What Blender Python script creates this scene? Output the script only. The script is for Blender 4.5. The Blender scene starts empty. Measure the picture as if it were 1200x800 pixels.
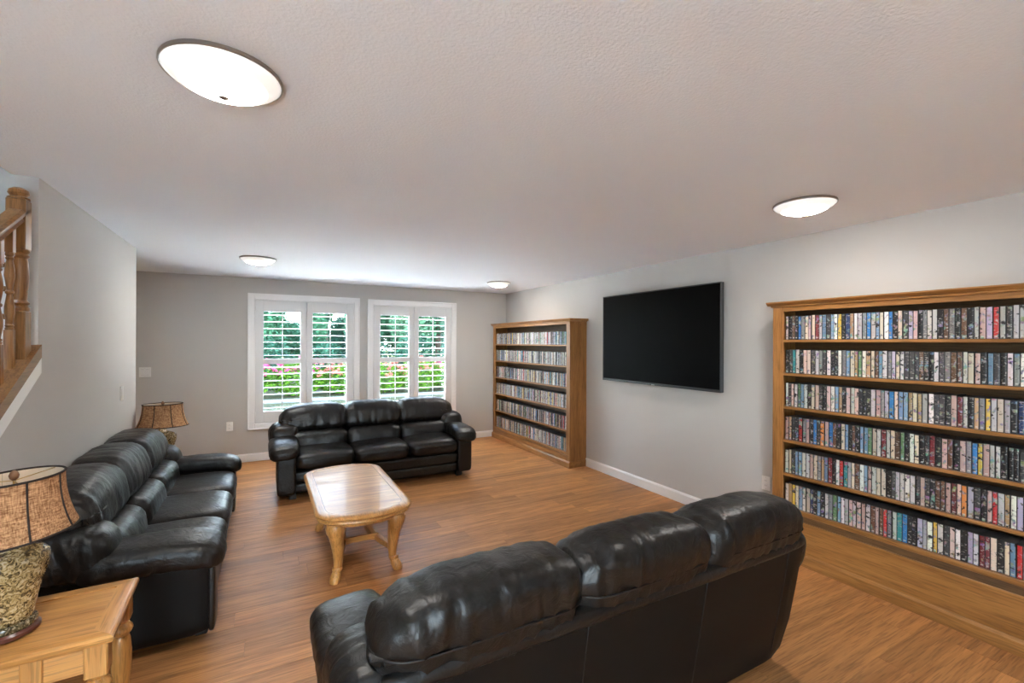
import bpy, bmesh, math, random
from mathutils import Vector, Matrix, noise as mnoise
R = math.radians
rnd = random.Random(7)
SC = bpy.context.scene
COL = SC.collection

# ------------------------------------------------------------------ camera
CAM_Z = 1.594; PSI = 0.4987; ROLL = 0.0043
cd = bpy.data.cameras.new('camera'); cam = bpy.data.objects.new('camera', cd); COL.objects.link(cam)
cd.sensor_fit = 'HORIZONTAL'; cd.sensor_width = 36.0; cd.lens = 16.0
cd.shift_y = 1.4 / 1200.0; cd.clip_start = 0.02
fw = Vector((math.sin(PSI), math.cos(PSI), 0)); r0 = Vector((math.cos(PSI), -math.sin(PSI), 0)); u0 = Vector((0, 0, 1))
cr = r0 * math.cos(ROLL) + u0 * math.sin(ROLL); cu = -r0 * math.sin(ROLL) + u0 * math.cos(ROLL)
cam.matrix_world = Matrix(((cr.x, cu.x, -fw.x, 0), (cr.y, cu.y, -fw.y, 0), (cr.z, cu.z, -fw.z, CAM_Z), (0, 0, 0, 1)))
SC.camera = cam

# ------------------------------------------------------------------ world, sun, exposure
SC.view_settings.view_transform = 'Standard'; SC.view_settings.look = 'None'
SC.view_settings.exposure = 2.36; SC.view_settings.gamma = 1.0; SC.view_settings.use_curve_mapping = False
SC.cycles.use_denoising = True
SC.cycles.max_bounces = 10; SC.cycles.diffuse_bounces = 6; SC.cycles.glossy_bounces = 4
SC.cycles.transparent_max_bounces = 12; SC.cycles.sample_clamp_indirect = 25.0
SC.cycles.caustics_reflective = False; SC.cycles.caustics_refractive = False
wd = bpy.data.worlds.new('sky'); SC.world = wd; wd.use_nodes = True
wn = wd.node_tree.nodes; wl = wd.node_tree.links
wbg = wn['Background']
wtc = wn.new('ShaderNodeTexCoord'); wsep = wn.new('ShaderNodeSeparateXYZ'); wr = wn.new('ShaderNodeValToRGB')
wl.new(wtc.outputs['Generated'], wsep.inputs[0]); wl.new(wsep.outputs['Z'], wr.inputs[0]); wl.new(wr.outputs[0], wbg.inputs[0])
wr.color_ramp.elements[0].position = 0.0; wr.color_ramp.elements[0].color = (0.86, 0.93, 1.0, 1)
wr.color_ramp.elements[1].position = 0.7; wr.color_ramp.elements[1].color = (0.42, 0.62, 1.0, 1)
wbg.inputs[1].default_value = 3.7
sd = bpy.data.lights.new('sun', 'SUN'); sun = bpy.data.objects.new('sun', sd); COL.objects.link(sun)
sd.energy = 70.0; sd.angle = R(2); sd.color = (1.0, 0.985, 0.965)
sun.rotation_euler = Vector((-0.81, 0.08, -0.58)).to_track_quat('-Z', 'Y').to_euler()
LAMP_L = 38.0      # brightness of the bulb zone inside each ceiling dome
LAMP_COL = (1.0, 0.965, 0.92)

# ------------------------------------------------------------------ room numbers
XR = 3.68; YB = 6.98; XL = -1.03; XL2 = -1.13; XS = -2.05; YF = -2.2; ZC = 2.44; YE = 5.30; YO = 3.25

# ------------------------------------------------------------------ materials
def nt(name):
    m = bpy.data.materials.new(name); m.use_nodes = True
    n = m.node_tree.nodes; l = m.node_tree.links
    return m, n, l, n['Principled BSDF']
def setp(b, col=None, rough=None, spec=None, metal=None, coat=None):
    if col is not None: b.inputs['Base Color'].default_value = (*col, 1)
    if rough is not None: b.inputs['Roughness'].default_value = rough
    if spec is not None: b.inputs['Specular IOR Level'].default_value = spec
    if metal is not None: b.inputs['Metallic'].default_value = metal
    if coat is not None: b.inputs['Coat Weight'].default_value = coat
def add_bump(n, l, b, scale, strength, dist=0.002, detail=3, coord='Object', kind='noise'):
    tc = n.new('ShaderNodeTexCoord')
    t = n.new('ShaderNodeTexNoise' if kind == 'noise' else 'ShaderNodeTexVoronoi')
    t.inputs['Scale'].default_value = scale
    if kind == 'noise': t.inputs['Detail'].default_value = detail
    bp = n.new('ShaderNodeBump'); bp.inputs['Strength'].default_value = strength; bp.inputs['Distance'].default_value = dist
    l.new(tc.outputs[coord], t.inputs['Vector']); l.new(t.outputs[0], bp.inputs['Height']); l.new(bp.outputs[0], b.inputs['Normal'])
    return t, bp
def plain(name, col, rough=0.5, spec=0.5, metal=0.0, bump=None, var=0.0):
    m, n, l, b = nt(name); setp(b, col, rough, spec, metal)
    if bump: t, bp = add_bump(n, l, b, *bump)
    if var:
        tc = n.new('ShaderNodeTexCoord'); t = n.new('ShaderNodeTexNoise'); t.inputs['Scale'].default_value = 3.0; t.inputs['Detail'].default_value = 4
        rp = n.new('ShaderNodeValToRGB'); a = [c * (1 - var) for c in col]; d = [min(1, c * (1 + var)) for c in col]
        rp.color_ramp.elements[0].position = .3; rp.color_ramp.elements[1].position = .7
        rp.color_ramp.elements[0].color = (*a, 1); rp.color_ramp.elements[1].color = (*d, 1)
        l.new(tc.outputs['Object'], t.inputs['Vector']); l.new(t.outputs[0], rp.inputs[0]); l.new(rp.outputs[0], b.inputs['Base Color'])
    return m
def wood(name, dark, light, axis, rough=0.35, freq=1.0, tint=0.0, coat=0.0, spec=.5):
    """oak grain running along the given local axis; each object gets its own offset"""
    m, n, l, b = nt(name); setp(b, None, rough, spec, 0, coat)
    tc = n.new('ShaderNodeTexCoord'); oi = n.new('ShaderNodeObjectInfo')
    off = n.new('ShaderNodeVectorMath'); off.operation = 'SCALE'; off.inputs[0].default_value = (17.3, 31.7, 23.9)
    l.new(oi.outputs['Random'], off.inputs['Scale'])
    add = n.new('ShaderNodeVectorMath'); add.operation = 'ADD'
    l.new(tc.outputs['Object'], add.inputs[0]); l.new(off.outputs[0], add.inputs[1])
    mp = n.new('ShaderNodeMapping'); s = [26.0 * freq] * 3; s['xyz'.index(axis)] = 1.6 * freq
    mp.inputs['Scale'].default_value = s; l.new(add.outputs[0], mp.inputs['Vector'])
    t = n.new('ShaderNodeTexNoise'); t.inputs['Scale'].default_value = 1.0; t.inputs['Detail'].default_value = 6; t.inputs['Roughness'].default_value = .62; t.inputs['Distortion'].default_value = .6
    l.new(mp.outputs[0], t.inputs['Vector'])
    rp = n.new('ShaderNodeValToRGB'); rp.color_ramp.elements[0].position = .33; rp.color_ramp.elements[1].position = .68
    rp.color_ramp.elements[0].color = (*dark, 1); rp.color_ramp.elements[1].color = (*light, 1)
    l.new(t.outputs[0], rp.inputs[0])
    # fine pores
    mp2 = n.new('ShaderNodeMapping'); s2 = [170.0 * freq] * 3; s2['xyz'.index(axis)] = 9.0 * freq
    mp2.inputs['Scale'].default_value = s2; l.new(add.outputs[0], mp2.inputs['Vector'])
    t2 = n.new('ShaderNodeTexNoise'); t2.inputs['Scale'].default_value = 1.0; t2.inputs['Detail'].default_value = 2; l.new(mp2.outputs[0], t2.inputs['Vector'])
    r2 = n.new('ShaderNodeValToRGB'); r2.color_ramp.elements[0].position = .36; r2.color_ramp.elements[1].position = .5
    r2.color_ramp.elements[0].color = (.62, .62, .62, 1); r2.color_ramp.elements[1].color = (1, 1, 1, 1); l.new(t2.outputs[0], r2.inputs[0])
    mx = n.new('ShaderNodeMix'); mx.data_type = 'RGBA'; mx.blend_type = 'MULTIPLY'; mx.inputs['Factor'].default_value = .8
    l.new(rp.outputs[0], mx.inputs['A']); l.new(r2.outputs[0], mx.inputs['B'])
    out = mx.outputs['Result']
    if tint:
        mr = n.new('ShaderNodeMapRange'); mr.inputs['To Min'].default_value = 1 - tint; mr.inputs['To Max'].default_value = 1 + tint
        l.new(oi.outputs['Random'], mr.inputs['Value'])
        vm = n.new('ShaderNodeVectorMath'); vm.operation = 'SCALE'; l.new(out, vm.inputs[0]); l.new(mr.outputs[0], vm.inputs['Scale']); out = vm.outputs[0]
    l.new(out, b.inputs['Base Color'])
    bp = n.new('ShaderNodeBump'); bp.inputs['Strength'].default_value = .05; bp.inputs['Distance'].default_value = .001
    l.new(t2.outputs[0], bp.inputs['Height']); l.new(bp.outputs[0], b.inputs['Normal'])
    return m

M = {}
M['wall'] = plain('wall paint', (.56, .54, .512), .75, .25, bump=(240, .10, .001, 2))
M['ceiling'] = plain('ceiling paint', (.85, .875, .905), .85, .2, bump=(95, .55, .004, 4))
M['trim'] = plain('white trim paint', (.88, .87, .855), .38, .4)
M['shutter'] = plain('white shutter paint', (.74, .735, .72), .35, .45)
M['plate'] = plain('white plastic plate', (.80, .79, .76), .3, .5)
M['slot'] = plain('dark slot', (.05, .05, .05), .5)
FL_D, FL_L = (.35, .148, .048), (.63, .295, .108)
M['floor'] = wood('floor plank', FL_D, FL_L, 'x', .45, .75, tint=.17, spec=.3)
M['subfloor'] = plain('plank joint', (.10, .05, .025), .8)
OK_D, OK_L = (.25, .104, .024), (.43, .195, .055)
M['oak_x'] = wood('oak x', OK_D, OK_L, 'x', .38, .8, tint=.06)
M['oak_y'] = wood('oak y', OK_D, OK_L, 'y', .38, .8, tint=.06)
M['oak_z'] = wood('oak z', OK_D, OK_L, 'z', .38, .8, tint=.06)
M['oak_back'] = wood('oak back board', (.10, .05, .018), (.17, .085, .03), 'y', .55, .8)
TB_D, TB_L = (.46, .20, .046), (.72, .37, .115)
M['tbl_x'] = wood('table oak x', TB_D, TB_L, 'x', .36, .8, coat=.10)
M['tbl_y'] = wood('table oak y', TB_D, TB_L, 'y', .34, .8, coat=.10)
M['tbl_z'] = wood('table oak z', TB_D, TB_L, 'z', .30, .8, coat=.15)
M['inlay'] = plain('dark inlay line', (.10, .045, .015), .4)
RL_D, RL_L = (.20, .085, .022), (.36, .17, .052)
M['rail_y'] = wood('railing oak y', RL_D, RL_L, 'y', .32, .9)
M['rail_z'] = wood('railing oak z', RL_D, RL_L, 'z', .32, .9)
M['nickel'] = plain('brushed nickel', (.42, .39, .35), .35, .5, 1.0)
M['tv_frame'] = plain('tv frame', (.035, .037, .04), .3, .5)
M['tv_screen'] = plain('tv screen', (.003, .003, .0032), .45, .04)
M['tv_logo'] = plain('tv badge silver', (.55, .55, .55), .3, .5, .6)
M['foot'] = plain('black plastic foot', (.012, .011, .011), .5)
M['shade_trim'] = plain('dark brown braid', (.022, .013, .009), .8)
M['shade_in'] = plain('shade lining', (.72, .60, .45), .8)
M['lamp_wood'] = plain('lamp plinth red brown', (.10, .028, .018), .3, .5)
M['finial'] = plain('finial bronze', (.20, .09, .04), .4, .5)
M['brass'] = plain('brass', (.55, .36, .14), .35, .5, .9)

def leather():
    m, n, l, b = nt('black leather'); setp(b, (.0060, .0054, .0049), .36, .5)
    tc = n.new('ShaderNodeTexCoord')
    v = n.new('ShaderNodeTexVoronoi'); v.inputs['Scale'].default_value = 210; v.feature = 'F1'
    t = n.new('ShaderNodeTexNoise'); t.inputs['Scale'].default_value = 17; t.inputs['Detail'].default_value = 5; t.inputs['Distortion'].default_value = 1.6
    l.new(tc.outputs['Object'], v.inputs['Vector']); l.new(tc.outputs['Object'], t.inputs['Vector'])
    b1 = n.new('ShaderNodeBump'); b1.inputs['Strength'].default_value = .16; b1.inputs['Distance'].default_value = .001
    b2 = n.new('ShaderNodeBump'); b2.inputs['Strength'].default_value = .5; b2.inputs['Distance'].default_value = .009
    l.new(v.outputs[0], b1.inputs['Height']); l.new(t.outputs[0], b2.inputs['Height']); l.new(b2.outputs[0], b1.inputs['Normal']); l.new(b1.outputs[0], b.inputs['Normal'])
    mr = n.new('ShaderNodeMapRange'); mr.inputs['To Min'].default_value = .29; mr.inputs['To Max'].default_value = .47
    l.new(t.outputs[0], mr.inputs['Value']); l.new(mr.outputs[0], b.inputs['Roughness'])
    return m
M['leather'] = leather()
M['leather_flat'] = plain('black leather outer', (.0055, .0050, .0045), .5, .2, bump=(190, .15, .001, 2))
M['seam'] = plain('leather seam', (.006, .0055, .005), .55)

def burlap():
    m, n, l, b = nt('woven burlap'); setp(b, None, .9, .1)
    tc = n.new('ShaderNodeTexCoord'); cols = []
    mpA = n.new('ShaderNodeMapping'); mpA.inputs['Scale'].default_value = (40, 40, 260)
    mpB = n.new('ShaderNodeMapping'); mpB.inputs['Scale'].default_value = (230, 230, 30)
    ts = []
    for mp in (mpA, mpB):
        l.new(tc.outputs['Object'], mp.inputs['Vector']); t = n.new('ShaderNodeTexNoise'); t.inputs['Scale'].default_value = 1; t.inputs['Detail'].default_value = 2
        l.new(mp.outputs[0], t.inputs['Vector']); ts.append(t)
    ad = n.new('ShaderNodeMath'); ad.operation = 'ADD'; l.new(ts[0].outputs[0], ad.inputs[0]); l.new(ts[1].outputs[0], ad.inputs[1])
    hf = n.new('ShaderNodeMath'); hf.operation = 'MULTIPLY'; hf.inputs[1].default_value = .5; l.new(ad.outputs[0], hf.inputs[0])
    rp = n.new('ShaderNodeValToRGB'); rp.color_ramp.elements[0].position = .38; rp.color_ramp.elements[1].position = .62
    rp.color_ramp.elements[0].color = (.20, .088, .038, 1); rp.color_ramp.elements[1].color = (.62, .355, .185, 1)
    l.new(hf.outputs[0], rp.inputs[0]); l.new(rp.outputs[0], b.inputs['Base Color'])
    bp = n.new('ShaderNodeBump'); bp.inputs['Strength'].default_value = .5; bp.inputs['Distance'].default_value = .002
    l.new(hf.outputs[0], bp.inputs['Height']); l.new(bp.outputs[0], b.inputs['Normal'])
    return m
M['burlap'] = burlap()
def mottled(name, cols, scale, rough):
    m, n, l, b = nt(name); setp(b, None, rough, .5, 0, .4)
    tc = n.new('ShaderNodeTexCoord'); t = n.new('ShaderNodeTexNoise'); t.inputs['Scale'].default_value = scale; t.inputs['Detail'].default_value = 5; t.inputs['Distortion'].default_value = 1.5
    rp = n.new('ShaderNodeValToRGB'); e = rp.color_ramp.elements
    ps = [.34, .45, .54, .66]
    e[0].position = ps[0]; e[0].color = (*cols[0], 1); e[1].position = ps[3]; e[1].color = (*cols[3], 1)
    for i in (1, 2): x = e.new(ps[i]); x.color = (*cols[i], 1)
    l.new(tc.outputs['Object'], t.inputs['Vector']); l.new(t.outputs[0], rp.inputs[0]); l.new(rp.outputs[0], b.inputs['Base Color'])
    return m
M['vase'] = mottled('mottled ceramic', [(.035, .025, .012), (.17, .12, .05), (.46, .32, .13), (.62, .50, .31)], 66, .2)
M['vase_dark'] = mottled('ceramic base band', [(.03, .028, .015), (.07, .055, .025), (.13, .10, .05), (.45, .38, .25)], 60, .2)
def dome():
    m, n, l, b = nt('lit opal glass'); setp(b, (.9, .88, .82), .25, .5)
    tc = n.new('ShaderNodeTexCoord'); mp = n.new('ShaderNodeMapping'); mp.inputs['Scale'].default_value = (1, 1, 0)
    ln = n.new('ShaderNodeVectorMath'); ln.operation = 'LENGTH'
    l.new(tc.outputs['Object'], mp.inputs['Vector']); l.new(mp.outputs[0], ln.inputs[0])
    rp = n.new('ShaderNodeValToRGB'); e = rp.color_ramp.elements; rp.color_ramp.interpolation = 'EASE'
    e[0].position = .055; e[0].color = (1, 1, 1, 1); e[1].position = .125; e[1].color = (.003, .003, .003, 1)
    l.new(ln.outputs['Value'], rp.inputs[0])
    mu = n.new('ShaderNodeMath'); mu.operation = 'MULTIPLY'; mu.inputs[1].default_value = LAMP_L
    l.new(rp.outputs[0], mu.inputs[0]); l.new(mu.outputs[0], b.inputs['Emission Strength'])
    b.inputs['Emission Color'].default_value = (*LAMP_COL, 1)
    return m
M['dome'] = dome()
def glass():
    m, n, l, b = nt('window glass'); n.remove(b)
    o = n['Material Output']; tr = n.new('ShaderNodeBsdfTransparent'); gl = n.new('ShaderNodeBsdfGlossy'); gl.inputs['Roughness'].default_value = .02
    tr.inputs[0].default_value = (.94, .98, .97, 1)
    mx = n.new('ShaderNodeMixShader'); mx.inputs[0].default_value = .025
    l.new(tr.outputs[0], mx.inputs[1]); l.new(gl.outputs[0], mx.inputs[2]); l.new(mx.outputs[0], o.inputs[0])
    return m
M['glass'] = glass()
def case_mat(name, source):
    m, n, l, b = nt(name); setp(b, None, .32, .5)
    oi = n.new('ShaderNodeObjectInfo'); uv = n.new('ShaderNodeUVMap')
    if source == 'object': base = oi.outputs['Color']; rndv = oi.outputs['Random']
    else:
        at = n.new('ShaderNodeAttribute'); at.attribute_name = 'sleeve'; base = at.outputs['Color']; rndv = at.outputs['Alpha']
    sp = n.new('ShaderNodeSeparateXYZ'); l.new(uv.outputs[0], sp.inputs[0])
    sc = n.new('ShaderNodeMath'); sc.operation = 'MULTIPLY'; sc.inputs[1].default_value = 57.0; l.new(rndv, sc.inputs[0])
    def tex(su, sv, detail, off):
        cb = n.new('ShaderNodeCombineXYZ'); a = n.new('ShaderNodeMath'); a.operation = 'MULTIPLY'; a.inputs[1].default_value = su; l.new(sp.outputs[0], a.inputs[0])
        c = n.new('ShaderNodeMath'); c.operation = 'MULTIPLY'; c.inputs[1].default_value = sv; l.new(sp.outputs[1], c.inputs[0])
        z = n.new('ShaderNodeMath'); z.operation = 'ADD'; z.inputs[1].default_value = off; l.new(sc.outputs[0], z.inputs[0])
        l.new(a.outputs[0], cb.inputs[0]); l.new(c.outputs[0], cb.inputs[1]); l.new(z.outputs[0], cb.inputs[2])
        t = n.new('ShaderNodeTexNoise'); t.inputs['Scale'].default_value = 1; t.inputs['Detail'].default_value = detail; l.new(cb.outputs[0], t.inputs['Vector'])
        return t
    def ramp(src, a, d):
        r = n.new('ShaderNodeMapRange'); r.inputs['From Min'].default_value = a; r.inputs['From Max'].default_value = d; l.new(src, r.inputs['Value']); return r.outputs[0]
    def mix(f, a, bcol):
        x = n.new('ShaderNodeMix'); x.data_type = 'RGBA'
        l.new(f, x.inputs['Factor'])
        if hasattr(a, 'links'): l.new(a, x.inputs['A'])
        if hasattr(bcol, 'links'): l.new(bcol, x.inputs['B'])
        else: x.inputs['B'].default_value = (*bcol, 1)
        return x.outputs['Result']
    art = tex(.6, 4.5, 2, 0)
    hs = n.new('ShaderNodeHueSaturation'); l.new(art.outputs['Color'], hs.inputs['Color']); hs.inputs['Value'].default_value = .5; hs.inputs['Saturation'].default_value = 1.3
    pick = tex(.8, 5, 3, 5.0)
    c = mix(ramp(pick.outputs[0], .56, .64), base, hs.outputs[0])
    dark = tex(.9, 7, 3, 11.0); c = mix(ramp(dark.outputs[0], .60, .67), c, (.02, .017, .017))
    txt = tex(1.4, 20, 1, 23.0); c = mix(ramp(txt.outputs[0], .60, .78), c, (.42, .385, .35))
    # small pale format mark near the foot of the spine
    def band(src, lo, hi):
        g = n.new('ShaderNodeMath'); g.operation = 'COMPARE'; g.inputs[1].default_value = (lo + hi) / 2; g.inputs[2].default_value = (hi - lo) / 2; l.new(src, g.inputs[0]); return g.outputs[0]
    bm = n.new('ShaderNodeMath'); bm.operation = 'MULTIPLY'; l.new(band(sp.outputs[1], .045, .095), bm.inputs[0]); l.new(band(sp.outputs[0], .25, .75), bm.inputs[1])
    bm2 = n.new('ShaderNodeMath'); bm2.operation = 'MULTIPLY'; bm2.inputs[1].default_value = .55; l.new(bm.outputs[0], bm2.inputs[0]); c = mix(bm2.outputs[0], c, (.6, .58, .54))
    l.new(c, b.inputs['Base Color'])
    return m
M['sleeve'] = case_mat('printed spine', 'object')
M['sleeve_far'] = case_mat('printed spine bulk', 'attribute')
M['case'] = plain('black case plastic', (.010, .010, .011), .35, .5)
M['case_top'] = plain('grey case edge', (.10, .10, .10), .5, .4)

def leafmat(name, col, var):
    m, n, l, b = nt(name); setp(b, None, .8, .05)
    tc = n.new('ShaderNodeTexCoord'); t = n.new('ShaderNodeTexNoise'); t.inputs['Scale'].default_value = 2.4; t.inputs['Detail'].default_value = 5
    rp = n.new('ShaderNodeValToRGB'); rp.color_ramp.elements[0].position = .35; rp.color_ramp.elements[1].position = .65
    rp.color_ramp.elements[0].color = (*[c * (1 - var) for c in col], 1); rp.color_ramp.elements[1].color = (*[min(1, c * (1 + var)) for c in col], 1)
    l.new(tc.outputs['Object'], t.inputs['Vector']); l.new(t.outputs[0], rp.inputs[0]); l.new(rp.outputs[0], b.inputs['Base Color'])
    return m
M['leaf_dark'] = leafmat('leaf dark', (.032, .085, .050), .5)
M['leaf_mid'] = leafmat('leaf mid', (.052, .135, .070), .5)
M['leaf_pale'] = leafmat('leaf pale', (.10, .20, .11), .4)
M['leaf_hedge'] = leafmat('leaf hedge', (.075, .160, .014), .45)
M['petal_pink'] = leafmat('petal pink', (.40, .06, .14), .25)
M['petal_salmon'] = leafmat('petal salmon', (.38, .12, .09), .25)
M['bark'] = plain('bark', (.12, .085, .06), .9, .2)
M['lawn'] = leafmat('lawn grass', (.050, .048, .022), .3)
M['path'] = plain('pale gravel', (.15, .145, .125), .9, .2, var=.2)
M['concrete'] = plain('pale concrete', (.77, .79, .82), .9, .2, var=.06)
M['paving'] = plain('dark slate paving', (.098, .114, .134), .9, .2, var=.2)
M['stucco'] = plain('exterior stucco', (.5, .48, .44), .9, .2)

# ------------------------------------------------------------------ mesh helpers
class MB:
    def __init__(s): s.v = []; s.f = []; s.mi = []; s.cur = 0
    def add(s, vs, fs):
        o = len(s.v); s.v += [tuple(p) for p in vs]
        for f in fs: s.f.append(tuple(i + o for i in f)); s.mi.append(s.cur)
        return s
    def box(s, x0, x1, y0, y1, z0, z1, ch=0.0):
        if ch <= 0:
            vs = [(x, y, z) for z in (z0, z1) for y in (y0, y1) for x in (x0, x1)]
            return s.add(vs, [(0, 2, 3, 1), (4, 5, 7, 6), (0, 1, 5, 4), (2, 6, 7, 3), (0, 4, 6, 2), (1, 3, 7, 5)])
        c = min(ch, (x1 - x0) / 2.01, (y1 - y0) / 2.01, (z1 - z0) / 2.01)
        vs = []; idx = {}
        X = (x0, x1); Yy = (y0, y1); Zz = (z0, z1)
        for i in (0, 1):
            for j in (0, 1):
                for k in (0, 1):
                    sx = c if i == 0 else -c; sy = c if j == 0 else -c; sz = c if k == 0 else -c
                    idx[i, j, k, 'x'] = len(vs); vs.append((X[i], Yy[j] + sy, Zz[k] + sz))
                    idx[i, j, k, 'y'] = len(vs); vs.append((X[i] + sx, Yy[j], Zz[k] + sz))
                    idx[i, j, k, 'z'] = len(vs); vs.append((X[i] + sx, Yy[j] + sy, Zz[k]))
        fs = []
        def q(a, b, c_, d, flip): fs.append((a, b, c_, d) if not flip else (d, c_, b, a))
        for i in (0, 1): q(idx[i, 0, 0, 'x'], idx[i, 0, 1, 'x'], idx[i, 1, 1, 'x'], idx[i, 1, 0, 'x'], i == 1)
        for j in (0, 1): q(idx[0, j, 0, 'y'], idx[1, j, 0, 'y'], idx[1, j, 1, 'y'], idx[0, j, 1, 'y'], j == 1)
        for k in (0, 1): q(idx[0, 0, k, 'z'], idx[0, 1, k, 'z'], idx[1, 1, k, 'z'], idx[1, 0, k, 'z'], k == 1)
        for i in (0, 1):
            for j in (0, 1): q(idx[i, j, 0, 'x'], idx[i, j, 1, 'x'], idx[i, j, 1, 'y'], idx[i, j, 0, 'y'], (i + j) % 2 == 0)
            for k in (0, 1): q(idx[i, 0, k, 'x'], idx[i, 1, k, 'x'], idx[i, 1, k, 'z'], idx[i, 0, k, 'z'], (i + k) % 2 == 1)
        for j in (0, 1):
            for k in (0, 1): q(idx[0, j, k, 'y'], idx[1, j, k, 'y'], idx[1, j, k, 'z'], idx[0, j, k, 'z'], (j + k) % 2 == 0)
        for i in (0, 1):
            for j in (0, 1):
                for k in (0, 1):
                    t = (idx[i, j, k, 'x'], idx[i, j, k, 'y'], idx[i, j, k, 'z']); fs.append(t if (i + j + k) % 2 == 1 else t[::-1])
        return s.add(vs, fs)
    def lathe(s, prof, cx=0, cy=0, n=24, sx=1.0, sy=1.0, cap=True):
        vs = []; fs = []
        for (r, z) in prof:
            for k in range(n):
                a = 2 * math.pi * k / n; vs.append((cx + r * sx * math.cos(a), cy + r * sy * math.sin(a), z))
        for i in range(len(prof) - 1):
            for k in range(n):
                k2 = (k + 1) % n; fs.append((i * n + k, i * n + k2, (i + 1) * n + k2, (i + 1) * n + k))
        if cap:
            fs.append(tuple(range(n))[::-1]); fs.append(tuple((len(prof) - 1) * n + k for k in range(n)))
        return s.add(vs, fs)
    def tube(s, path, rad, n=8, closed=False, sq=None):
        """round (or, with sq, rounded-square) sweep; rad is a number or a list"""
        P = [Vector(p) for p in path]; N = len(P)
        if not hasattr(rad, '__len__'): rad = [rad] * N
        vs = []; fs = []; up = None
        for i in range(N):
            a = P[(i - 1) % N] if (closed or i > 0) else P[i]; b = P[(i + 1) % N] if (closed or i < N - 1) else P[i]
            t = (b - a).normalized()
            if up is None:
                up = Vector((0, 0, 1)) if abs(t.z) < .9 else Vector((0, 1, 0))
            up = (up - t * up.dot(t)).normalized(); sd_ = t.cross(up)
            for k in range(n):
                th = 2 * math.pi * (k + .5) / n; c_, s_ = math.cos(th), math.sin(th)
                if sq: q = (abs(c_) ** sq + abs(s_) ** sq) ** (-1 / sq); c_, s_ = c_ * q, s_ * q
                vs.append(P[i] + (up * c_ + sd_ * s_) * rad[i])
        M_ = N if closed else N - 1
        for i in range(M_):
            j = (i + 1) % N
            for k in range(n):
                k2 = (k + 1) % n; fs.append((i * n + k, i * n + k2, j * n + k2, j * n + k))
        if not closed: fs.append(tuple(range(n))[::-1]); fs.append(tuple((N - 1) * n + k for k in range(n)))
        return s.add(vs, fs)
    def prism(s, poly, axis, a0, a1):
        """extrude a 2-D polygon along an axis; poly coords are the other two axes in order"""
        n = len(poly)
        def pt(p, a):
            return {'x': (a, p[0], p[1]), 'y': (p[0], a, p[1]), 'z': (p[0], p[1], a)}[axis]
        vs = [pt(p, a0) for p in poly] + [pt(p, a1) for p in poly]
        fs = [tuple(range(n)), tuple(range(2 * n - 1, n - 1, -1))] + [(i, i + n, (i + 1) % n + n, (i + 1) % n) for i in range(n)]
        return s.add(vs, fs)
    def blob(s, c, h, e=4.0, n=14, warp=None, wr=0.0, wf=(4, 4, 4), seed=0, edge=None):
        """upholstered shape: superellipsoid box, optional warp of the local point and wrinkle relief"""
        ids = {}; vs = []; fs = []
        ee = e if hasattr(e, '__len__') else (e, e, e)
        def vid(p):
            key = (round(p[0], 5), round(p[1], 5), round(p[2], 5))
            if key in ids: return ids[key]
            m_ = sum(abs(p[i]) ** ee[i] for i in range(3))
            lo, hi = .3, 1.05     # scale the ray so that it lies on the superellipsoid
            for _ in range(24):
                md = (lo + hi) / 2
                if sum(abs(p[i] * md) ** ee[i] for i in range(3)) > 1: hi = md
                else: lo = md
            q = Vector((p[0] * lo, p[1] * lo, p[2] * lo))
            w = Vector((q.x * h[0], q.y * h[1], q.z * h[2]))
            if wr:
                g = Vector((w.x * wf[0] + seed * 7.1, w.y * wf[1] + seed * 3.3, w.z * wf[2] - seed * 5.7))
                rn = 1 - 2 * abs(mnoise.noise(g)) ; rn += .5 * (1 - 2 * abs(mnoise.noise(g * 2.1)))
                nd = Vector((q.x ** 3 / h[0], q.y ** 3 / h[1], q.z ** 3 / h[2]))
                if nd.length > 0: nd.normalize()
                k = 1.0 if edge is None else edge(q)
                w += nd * (wr * k * (rn - .7))
            if warp: w = Vector(warp(w, q))
            ids[key] = len(vs); vs.append((w.x + c[0], w.y + c[1], w.z + c[2])); return ids[key]
        # tangent-spaced grid on each cube face
        g = [math.tan((i / n * 2 - 1) * math.pi / 4) for i in range(n + 1)]
        for ax in range(3):
            for sg in (-1, 1):
                for i in range(n):
                    for j in range(n):
                        quad = []
                        for (a, b_) in ((i, j), (i + 1, j), (i + 1, j + 1), (i, j + 1)):
                            p = [0, 0, 0]; p[ax] = sg; p[(ax + 1) % 3] = g[a]; p[(ax + 2) % 3] = g[b_]; quad.append(vid(p))
                        fs.append(tuple(quad) if sg > 0 else tuple(quad[::-1]))
        return s.add(vs, fs)
    def mesh(s, name, mats, smooth=None):
        me = bpy.data.meshes.new(name); me.from_pydata(s.v, [], s.f)
        for m in (mats if isinstance(mats, (list, tuple)) else [mats]): me.materials.append(M[m] if isinstance(m, str) else m)
        if any(s.mi): me.polygons.foreach_set('material_index', s.mi)
        if smooth is not None:
            me.polygons.foreach_set('use_smooth', [True] * len(me.polygons))
            if smooth < 179: me.set_sharp_from_angle(angle=R(smooth))
        me.update(); return me
    def build(s, name, mats, parent=None, smooth=None, loc=None, rot=None):
        o = bpy.data.objects.new(name, s.mesh(name, mats, smooth)); COL.objects.link(o)
        if parent is not None: o.parent = parent
        if loc: o.location = loc
        if rot: o.rotation_euler = rot
        return o
def empty(name, loc=(0, 0, 0), rz=0.0):
    o = bpy.data.objects.new(name, None); o.empty_display_size = .1; COL.objects.link(o); o.location = loc; o.rotation_euler = (0, 0, rz); return o
def tag(o, label=None, cat=None, group=None, kind=None):
    if label: o['label'] = label
    if cat: o['category'] = cat
    if group: o['group'] = group
    if kind: o['kind'] = kind
    return o
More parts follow.
